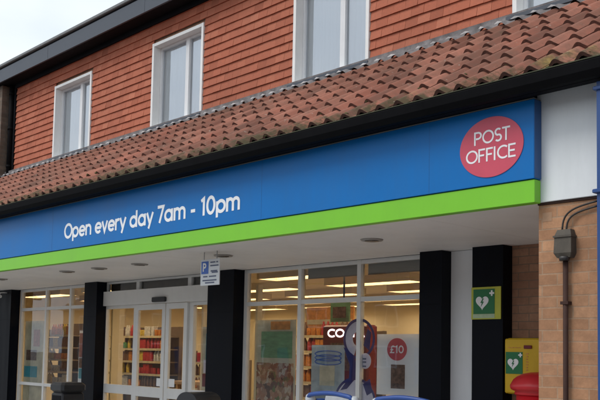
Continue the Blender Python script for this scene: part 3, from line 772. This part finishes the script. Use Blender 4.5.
# junction box, pipe and cables on the pier
jy = 5.195
h = empty('junction_box', (-2.97, jy, 2.25), 'weathered grey brown junction box with pipe and cables on the brick pier', 'junction box')
mb = MB()
vs = []
for (z, a, b, dpt) in ((2.255, -3.010, -2.915, .055), (2.285, -3.026, -2.900, .070), (2.40, -3.022, -2.902, .066), (2.44, -3.008, -2.915, .052)):
    vs += [(a, jy-dpt, z), (b, jy-dpt, z), (b, jy-.001, z), (a, jy-.001, z)]
mb.add(vs, [(3, 2, 1, 0), (12, 13, 14, 15)]+[(k*4+i, k*4+(i+1) % 4, k*4+4+(i+1) % 4, k*4+4+i) for k in range(3) for i in range(4)])
mb.box(-3.029, -2.897, jy-.074, jy-.002, 2.388, 2.400); mb.build('box_housing', M['box'], h)
mb = MB(); mb.lathe(-2.962, jy-.045, [(.032, 2.235), (.036, 2.2615)], 16); mb.build('pipe_collar', M['cable'], h)
mb = MB(); mb.tube([(-2.962, jy-.030, 2.262), (-2.962, jy-.030, G0)], .017, 16); o = mb.build('conduit_pipe', M['pipe'], h)
for z in (1.95, 1.2, .5):
    mb = MB(); mb.box(-2.990, -2.934, jy-.050, jy-.002, z, z+.02); mb.build('pipe_clip', M['pipe'], h)
def curve(a, b, c, d, n=14):
    A, B, C_, D = map(Vector, (a, b, c, d)); o = []
    for i in range(n+1):
        t = i/n; o.append(A*(1-t)**3+B*3*t*(1-t)**2+C_*3*t*t*(1-t)+D*t**3)
    return o
for (a, b, c, d, r_) in (((-2.985, jy-.03, 2.432), (-2.985, jy-.03, 2.56), (-2.93, jy-.02, 2.58), (-2.745, jy-.016, 2.607), .0065),
                         ((-2.955, jy-.03, 2.432), (-2.955, jy-.03, 2.53), (-2.91, jy-.02, 2.55), (-2.745, jy-.016, 2.575), .0065)):
    mb = MB(); mb.tube(curve(a, b, c, d), r_, 8); mb.build('cable', M['cable'], h)
h.location += Vector((-.022, 0, .012))

# blue pilaster of the next shop
h = empty('blue_pilaster', (-2.6, 5.0, 0), 'blue painted shopfront pilaster at the right edge beside the brick pier', 'pilaster')
mb = MB(); mb.box(-2.665, -2.38, 4.985, 5.30, G0, 3.33); mb.build('shaft', M['bluepost'], h)
for (z, t) in ((2.63, .022), (3.275, .018)):
    mb = MB(); mb.bbox(-2.665-t, -2.38+t, 4.985-t, 5.10, z, z+.024, .004); mb.build('moulding', M['bluepost'], h)
mb = MB(); mb.box(-2.69, -2.36, 4.95, 5.10, G0, G0+.25); mb.build('plinth', M['bluepost'], h)
h = empty('neighbouring_shop', (-1, 6, 0), 'brick shop front to the right of the blue pilaster', 'building')
mb = MB(); mb.box(-2.37, XR+.2, 5.14, 6.98, 0, .6); mb.box(-2.37, -1.9, 5.14, 6.98, .61, 2.62); mb.box(XR-.3, XR+.2, 5.14, 6.98, .61, 2.62); mb.build('wall', M['brick'], h)
mb = MB(); mb.bbox(-2.37, XR+.2, 5.06, 5.12, 2.64, 3.33, .004); mb.build('sign_board', M['bluepost'], h)
mb = MB(); mb.box(-1.9, XR-.3, 5.20, 5.26, .61, .68); mb.box(-1.9, XR-.3, 5.20, 5.26, 2.54, 2.61)
for x in (-1.9, -.6, .5): mb.box(x, x+.06, 5.195, 5.265, .68, 2.54)
mb.build('window_frame', M['white'], h)
mb = MB(); mb.quad((-1.85, 5.23, .68), (XR-.3, 5.23, .68), (XR-.3, 5.23, 2.54), (-1.85, 5.23, 2.54)); mb.build('pane', M['glass'], h)
mb = MB(); mb.box(-1.9, XR-.3, 5.6, 5.62, .6, 2.62); mb.build('display_back', M['cream'], h)

# left end: old brick pier with black rainwater pipe
h = empty('brick_gable_pier', (-15.6, 6.9, 0), 'weathered grey brown brick pier at the left end of the upper storey', 'pier')
mb = MB(); mb.box(-16.9, -15.34, 6.80, 7.30, 0, 6.43); mb.build('pier_wall', M['brick_old'], h)
h = empty('drainpipe', (-15.2, 6.9, 0), 'black rainwater pipe between the left brick pier and the red hung tiles', 'pipe')
mb = MB(); mb.tube([(-15.22, 6.93, 4.6), (-15.22, 6.93, 6.43)], .045, 14); mb.build('pipe', M['gutter'], h)
mb = MB(); mb.box(-15.335, -15.115, 6.955, 7.03, 4.5, 6.43); mb.build('corner_board', M['black'], h)
mb = MB()
for z in (4.9, 5.6, 6.25): mb.lathe(-15.22, 6.93, [(.052, z), (.052, z+.05)], 14)
mb.build('collar', M['gutter'], h)

# security camera
h = empty('security_camera', (-14.2, 6.7, 2.6), 'small white security camera high on the leftmost dark column', 'camera')
mb = MB(); mb.bbox(-14.90, -14.84, 6.60, 6.74, 2.50, 2.55, .01); mb.build('housing', M['white'], h)
mb = MB(); mb.tube([(-14.87, 6.70, 2.55), (-14.87, 6.72, 2.59), (-14.87, 6.84, 2.60)], .012); mb.build('bracket', M['white'], h)
mb = MB(); mb.tube([(-14.87, 6.601, 2.525), (-14.87, 6.592, 2.525)], .016, 12); mb.build('lens', M['black'], h)

# ------------------------------------------------------------------ posters and displays behind the glass
PYY = YF+.06
def poster(name, label, x0, x1, z0, z1, m, bands=(), y=PYY, cat='poster'):
    e = empty(name, ((x0+x1)/2, y, z0), label, cat)
    mb = MB(); mb.box(x0, x1, y+.002, y+.006, z0, z1); mb.build('sheet', m, e)
    for i, (nm, a, b, c, d, mm) in enumerate(bands):
        mb = MB(); mb.box(a, b, y-.0006*(i+1), y+.0012-.0006*i, c, d); mb.build(nm, mm, e)
    return e
poster('poster', 'tall poster with green top and food photograph in the large window', -8.33, -7.60, .9, 2.02, M['posterpale'],
       (('food_photo', -8.30, -7.63, .92, 1.50, M['food']), ('green_block', -8.22, -7.66, 1.56, 1.88, M['postergreen']), ('orange_block', -8.05, -7.70, 1.90, 2.0, M['posterorange'])))
e = poster('poster', 'white poster with red price circle and small brown picture in the large window', -6.32, -5.70, 1.20, 1.84, M['paper'],
       (('brown_picture', -6.12, -5.93, 1.27, 1.52, M['posterbrown']),))
mb = MB(); mb.disc(-6.04, 1.68, .135, .118, PYY-.001, PYY+.0018, 40); mb.build('red_circle', M['posterred'], e)
mb = MB(); text(mb, '£10', -6.13, -5.94, 1.64, .08, PYY-.005, .09, .002); mb.build('price', M['text_white'], e)
e = poster('display_board', 'pale blue grey printed display board behind the large window', -7.36, -6.83, 1.10, 1.72, M['posterblue'],
       (('yellow_area', -7.22, -6.98, 1.26, 1.50, M['posterpale']),), y=PYY+.03, cat='display')
mb = MB()
for k in range(3): mb.tube([(-7.09+.21*math.cos(t_*PI/12), PYY+.028, 1.62-k*.045+.035*math.sin(t_*PI/12)) for t_ in range(0, 25)], .006, 6)
mb.build('oval_line', M['signblue'], e)
# purple and pink swirl sticker on the glass around the mullion
e = empty('window_sticker', (-6.6, YF+.04, 1.2), 'purple and pale pink round swirl sticker on the large window beside the price poster', 'sticker')
y = YF+.042
def ring(mb, cx, cz, rx, rz, wd, y0, y1, a0=0, a1=360, n=48):
    vs = []; fs = []
    for i in range(n+1):
        a = math.radians(a0+(a1-a0)*i/n); c_, s_ = math.cos(a), math.sin(a)
        for (k, yy) in ((0, y0), (wd, y0), (wd, y1), (0, y1)): vs.append((cx+(rx-k)*c_, yy, cz+(rz-k)*s_))
    for i in range(n):
        for k in range(4): fs.append((i*4+k, i*4+(k+1) % 4, (i+1)*4+(k+1) % 4, (i+1)*4+k))
    mb.add(vs, fs)
mb = MB(); ring(mb, -6.57, 1.79, .235, .225, .032, y, y+.002); ring(mb, -6.62, 1.10, .31, .27, .028, y-.0002, y+.0018); mb.prism([(-6.80, 1.70), (-6.70, 1.50), (-6.71, 1.36), (-6.84, 1.22), (-6.74, 1.24), (-6.61, 1.36), (-6.60, 1.52), (-6.66, 1.62)], y-.001, y+.001)
mb.prism([(-6.50, 1.72), (-6.44, 1.90), (-6.39, 1.86), (-6.41, 1.66)], y-.0015, y+.001); mb.prism([(-6.50, 1.30), (-6.40, 1.36), (-6.36, 1.22), (-6.44, 1.18)], y-.0015, y+.001)
mb.build('purple_swirl', M['purple'], e)
mb = MB(); mb.disc(-6.62, 1.10, .28, .24, y+.0021, y+.003, 48); mb.disc(-6.47, 1.55, .085, .085, y-.002, y+.0005, 32); mb.build('pink_disc', M['lilac'], e)
mb = MB(); ring(mb, -6.57, 1.79, .203, .193, .11, y+.0022, y+.003, 100, 250, 24); mb.build('grey_crescent', M['lilac'], e)
mb = MB()
for i, z_ in enumerate((1.585, 1.55, 1.505)): mb.box(-6.505, -6.455, y-.004, y-.0025, z_-.02, z_-.004)
mb.build('small_print', M['signink'], e)
# posters of the left window
poster('poster', 'cream poster with dark middle and teal foot in the left shop window', -14.58, -13.86, .7, 2.10, M['posterpale'],
       (('dark_block', -14.50, -14.12, 1.42, 1.60, M['posterbrown']), ('teal_block', -14.56, -14.08, 1.13, 1.32, M['posterteal']), ('pink_block', -14.25, -14.02, 1.66, 1.95, M['skintone'])))
poster('poster', 'dark pink poster with teal foot in the left shop window beside the column', -12.68, -12.30, .7, 1.92, M['paper'],
       (('pink_block', -12.67, -12.31, 1.50, 1.88, M['skintone']), ('teal_block', -12.66, -12.31, 1.16, 1.32, M['posterteal']), ('dark_block', -12.66, -12.31, 1.33, 1.49, M['posterbrown'])))
poster('poster', 'blue and pink poster behind the glass panel right of the entrance doors', -9.42, -9.12, .9, 1.95, M['posterpale'],
       (('blue_block', -9.34, -9.16, 1.52, 1.86, M['posterteal']), ('purple_block', -9.38, -9.14, 1.34, 1.51, M['lilac']), ('dark_block', -9.40, -9.14, 1.16, 1.33, M['burg'])))
# roller blinds at the head of the large window
proto = None
for (a, b, lab) in ((-7.43, -6.60, 'grey roller blind at the head of the middle pane of the large window'), (-6.48, -5.66, 'grey roller blind at the head of the right pane of the large window')):
    e = empty('roller_blind', (a, YF+.08, 2.6), lab, 'blind', 'roller blinds in the large window')
    mb = MB(); mb.box(a, b, YF+.08, YF+.084, 2.50, 2.62); mb.build('fabric', M['blind'], e)
    mb = MB(); mb.tube([(a, YF+.10, 2.615), (b, YF+.10, 2.615)], .018, 10); mb.build('roller', M['blind'], e)
    mb = MB(); mb.box(a, b, YF+.076, YF+.088, 2.488, 2.4995); mb.build('bottom_bar', M['shelf'], e)

# coffee machine with lit letters
h = empty('coffee_machine', (-7.4, 7.9, 0), 'dark red coffee machine with lit white letters behind the large window', 'machine')
mb = MB(); mb.bbox(-7.90, -7.12, 7.80, 7.98, G0, 1.98, .02); mb.build('cabinet', M['burg'], h)
mb = MB(); text(mb, 'COSTA', -7.80, -7.17, 1.83, .10, 7.794, .10, .003); mb.build('lit_letters', emit('lit_letters', (1, .92, .88), 1.6), h)
mb = MB(); mb.box(-7.74, -7.34, 7.792, 7.799, 1.42, 1.76); mb.build('screen', M['posterbrown'], h)
mb = MB(); mb.box(-7.70, -7.38, 7.785, 7.799, 1.02, 1.30); mb.build('dispensing_bay', M['black'], h)

# shelving with groceries
KEYS = ['p_red', 'p_orange', 'p_yellow', 'p_green', 'p_white', 'p_brown', 'p_blue']
packs = {}
def pack(kind, key, parent_label, group, loc):
    kk = (kind, key)
    if kk not in packs:
        mb = MB()
        if kind == 'carton': mb.bbox(-.045, .045, -.04, .04, 0, .17, .006)
        elif kind == 'bottle': mb.lathe(0, 0, [(.034, 0), (.036, .01), (.036, .13), (.014, .175), (.014, .20)], 10)
        else: mb.lathe(0, 0, [(.036, 0), (.038, .005), (.038, .105), (.036, .11)], 12)
        o = mb.build(kind, M[key]); packs[kk] = o.data
    else:
        o = bpy.data.objects.new(kind, packs[kk]); COL.objects.link(o)
    o.location = loc; tag(o, parent_label, kind, group); return o
def shelf_unit(x0, x1, y0, ztop, zs, label, where, keys, seed, step=.112, fill=True):
    rr = random.Random(seed); dpt = .38
    h = empty('shelf_unit', ((x0+x1)/2, y0, G0), label, 'shelving')
    mb = MB(); mb.box(x0, x1, y0+dpt, y0+dpt+.03, G0, ztop); mb.box(x0-.03, x0, y0+dpt-.04, y0+dpt+.03, G0, ztop); mb.box(x1, x1+.03, y0+dpt-.04, y0+dpt+.03, G0, ztop); mb.build('shelf_frame', M['shelf'], h)
    for z in zs:
        mb = MB(); mb.box(x0+.001, x1-.001, y0+.006, y0+dpt-.001, z-.02, z); s_ = mb.build('shelf', M['shelf'], h)
        mb = MB(); mb.box(x0+.001, x1-.001, y0, y0+.005, z-.032, z+.006); mb.build('price_strip', M['shelfedge'], s_)
        if not fill: continue
        x = x0+.07; kind = rr.choice(['carton', 'bottle', 'tin']); key = rr.choice(keys); run = 0
        while x < x1-.05:
            if run <= 0: kind = rr.choice(['carton', 'bottle', 'tin']); key = rr.choice(keys); run = rr.randint(2, 4)
            run -= 1
            if rr.random() > .06:
                pack(kind, key, '%s %s on the shelves %s' % (key[2:], kind, where), '%s %ss on the shelves %s' % (key[2:], kind, where), (x, y0+.07+rr.uniform(-.01, .02), z+.0005))
            x += step*.85+rr.uniform(-.008, .01)
ZS = [1.0, 1.22, 1.44, 1.66, 1.88]
shelf_unit(-15.3, -14.35, 7.78, 2.1, ZS, 'dark shelving with groceries behind the left shop window', 'behind the left shop window', ['p_yellow', 'p_orange', 'p_brown', 'p_white'], 1)
shelf_unit(-14.3, -12.6, 8.6, 2.05, ZS, 'wide dark grocery shelving behind the entrance', 'behind the entrance', ['p_red', 'p_orange', 'p_green', 'p_white', 'p_brown', 'p_yellow'], 2)
shelf_unit(-12.5, -11.2, 9.0, 1.50, ZS[:3], 'low grocery shelving behind the right door leaf', 'behind the right door leaf', ['p_red', 'p_brown', 'p_yellow', 'p_orange'], 3)
shelf_unit(-9.4, -8.0, 8.7, 1.95, ZS, 'grocery shelving with orange and red goods behind the large window', 'behind the large window', ['p_red', 'p_orange', 'p_yellow', 'p_brown'], 4)
e = empty('header_board', (-9.2, 9.0, 1.97), 'orange header board standing on top of the shelving behind the large window', 'board')
mb = MB(); mb.bbox(-9.40, -8.45, 8.95, 8.98, 1.965, 2.30, .004); mb.build('board', M['posterorange'], e)
mb = MB(); mb.box(-9.38, -8.47, 8.944, 8.949, 2.05, 2.12); mb.build('pale_band', M['posterpale'], e)
e = empty('hanging_sign', (-7.75, 8.0, 2.74), 'small dark green framed sign hanging on a cord above the lit white letters', 'sign')
mb = MB(); mb.bbox(-7.95, -7.62, 7.99, 8.02, 2.03, 2.28, .004); mb.build('sign_board', M['postergreen'], e)
mb = MB(); mb.box(-7.90, -7.67, 7.984, 7.989, 2.08, 2.22); mb.build('sign_print', M['posterbrown'], e)
mb = MB(); mb.tube([(-7.72, 8.0, 2.28), (-7.72, 8.0, 2.739)], .012); mb.build('cord', M['black'], e)
# wooden counter by the entrance
h = empty('display_table', (-10.5, 7.7, G0), 'pale wooden display table just inside the entrance doors', 'table')
mb = MB(); mb.bbox(-10.75, -9.95, 7.55, 8.05, 1.14, 1.19, .005); mb.build('table_top', M['wood'], h)
for (x, y_) in ((-10.72, 7.58), (-10.01, 7.58), (-10.72, 7.98), (-10.01, 7.98)):
    mb = MB(); mb.box(x, x+.05, y_, y_+.05, G0, 1.139); mb.build('leg', M['wood'], h)
mb = MB(); mb.box(-10.70, -10.0, 7.60, 8.0, .98, 1.01); mb.build('lower_shelf', M['wood'], h)

# ------------------------------------------------------------------ bins and trolleys outside
h = empty('litter_bin', (-11.2, 6.05, G0), 'square black litter bin in front of the left shop window', 'bin')
mb = MB(); mb.bbox(-11.34, -11.02, 5.92, 6.26, G0, 1.02, .02); mb.build('bin_body', M['binblack'], h)
mb = MB(); mb.bbox(-11.36, -11.00, 5.90, 6.28, 1.021, 1.16, .035); mb.build('bin_hood', M['binblack'], h)
mb = MB(); mb.box(-11.30, -11.06, 5.915, 5.9195, .86, .98); mb.build('bin_opening', M['black'], h)
h = empty('litter_bin', (-7.95, 5.95, G0), 'black bin with rounded lid in front of the column right of the entrance', 'bin')
mb = MB(); mb.bbox(-8.20, -7.86, 5.85, 6.15, G0, .98, .03); mb.build('bin_body', M['binblack'], h)
mb = MB(); n = 16; vs = []
for (yy) in (5.83, 6.17):
    for i in range(n+1):
        a = PI*i/n; vs.append((-8.03+.205*math.cos(a), yy, .981+.185*math.sin(a)**.7))
fs = [tuple(range(n+1))[::-1], tuple(range(n+1, 2*n+2))]+[(i, i+1, n+2+i, n+1+i) for i in range(n)]+[(0, n+1, 2*n+1, n)]
mb.add(vs, fs, 0); mb.build('bin_lid', M['binblack'], h)

def trolley():
    e = empty('shopping_trolley', (0, 0, 0), 'x', 'trolley', 'blue handled trolleys by the large window')
    def P(mb, name, m): o = mb.build(name, m); o.parent = e; return o
    # basket of wires, local: handle side at y=0, front at y=.85
    mb = MB(); zt, zb = 1.02, .55
    T = [(-.27, .02, zt), (.27, .02, zt), (.20, .86, zt-.06), (-.20, .86, zt-.06)]
    B = [(-.23, .06, zb), (.23, .06, zb), (.16, .80, zb+.08), (-.16, .80, zb+.08)]
    L = lambda a, b, t: tuple(a[i]*(1-t)+b[i]*t for i in range(3))
    for ring_ in (T, B, [L(a, b, .5) for a, b in zip(T, B)]):
        for i in range(4): mb.tube([ring_[i], ring_[(i+1) % 4]], .0045, 5)
    for i in range(4):
        j = (i+1) % 4; n = 9 if i % 2 == 0 else 14
        for k in range(n+1): mb.tube([L(T[i], T[j], k/n), L(B[i], B[j], k/n)], .0022, 4)
    for k in range(9): mb.tube([L(B[0], B[1], k/8), L(B[3], B[2], k/8)], .0022, 4)
    P(mb, 'basket', M['steel'])
    mb = MB(); pts = [(-.29, -.02, 1.05)]+[(-.29+.58*i/16, -.03, 1.075+.03*math.sin(PI*i/16)) for i in range(1, 16)]+[(.29, -.02, 1.05)]
    mb.tube(pts, .022, 12); P(mb, 'handle', M['troblue'])
    for s_ in (-1, 1):
        mb = MB(); mb.lathe(s_*.285, 0, [(.02, .99), (.042, 1.005), (.048, 1.04), (.04, 1.075), (.02, 1.09)], 14); P(mb, 'handle_end', M['trogrey'])
    mb = MB(); mb.tube([(-.25, .05, 1.03), (-.27, .44, 1.02), (-.20, .86, .985), (.20, .86, .985), (.27, .44, 1.02), (.25, .05, 1.03)], .014, 8); P(mb, 'basket_rim', M['troblue'])
    mb = MB(); mb.add([(-.19, .05, .84), (.19, .05, .84), (.19, .11, 1.07), (-.19, .11, 1.07), (-.19, .06, .84), (.19, .06, .84), (.19, .12, 1.07), (-.19, .12, 1.07)], [(0, 1, 2, 3), (4, 7, 6, 5), (3, 2, 6, 7), (0, 3, 7, 4), (1, 5, 6, 2), (0, 4, 5, 1)]); P(mb, 'child_seat', M['trogrey'])
    mb = MB()
    for s_ in (-1, 1):
        mb.tube([(s_*.27, .0, 1.03), (s_*.26, .10, .60), (s_*.24, .16, .16), (s_*.18, .80, .14)], .012, 8)
    mb.tube([(-.24, .16, .16), (.24, .16, .16)], .010, 6); P(mb, 'frame', M['steel'])
    for (x, y_) in ((-.24, .16), (.24, .16), (-.18, .78), (.18, .78)):
        mb = MB(); mb.tube([(x-.014, y_, .055), (x+.014, y_, .055)], .055, 16); P(mb, 'wheel', M['rubber'])
    return e
t1 = trolley(); t1.scale = (1.03, 1.03, 1.02); t1.location = (-5.88, 5.95, G0-.045*0); t1['label'] = 'left shopping trolley with blue handle, in front of the blue grey display board'
t2 = copy_tree(t1); t2.location = (-4.99, 5.95, G0+.0); t2.rotation_euler = (0, 0, .12); t2['label'] = 'right shopping trolley with blue handle, in front of the white price poster'

# unseen terrace across the car park, added to darken reflections in the shop glass
tr = empty('reflection_terrace', (-30, -26, 0), 'unseen long brown brick terrace across the car park, added for the shop glass reflections', 'building')
mb = MB(); mb.box(-75, 15, -34, -26, 0, 5.4); mb.build('wall', M['brick_dark'], tr)
mb = MB(); mb.add([(-75.3, -25.6, 5.3), (15.3, -25.6, 5.3), (15.3, -34.4, 5.3), (-75.3, -34.4, 5.3), (-75.3, -30, 8.2), (15.3, -30, 8.2)], [(0, 4, 5, 1), (2, 5, 4, 3), (1, 5, 2), (0, 3, 4), (0, 1, 2, 3)]); mb.build('roof', M['slate'], tr)
for k in range(15):
    x = -72+k*6
    for (z0, z1) in ((.9, 2.3), (3.4, 4.7)):
        mb = MB(); mb.box(x, x+1.8, -25.995, -25.95, z0, z1); f = mb.build('window', M['white'], tr)
        mb = MB(); mb.box(x+.1, x+.85, -25.949, -25.94, z0+.1, z1-.1); mb.box(x+.95, x+1.7, -25.949, -25.94, z0+.1, z1-.1); mb.build('pane', M['slate'], f)
    mb = MB(); mb.box(x+3.2, x+4.2, -25.995, -25.93, 0, 2.1); mb.build('door', M['bluepost'], tr)

# ------------------------------------------------------------------ render settings
S.render.engine = 'CYCLES'
S.cycles.max_bounces = 8; S.cycles.transparent_max_bounces = 12
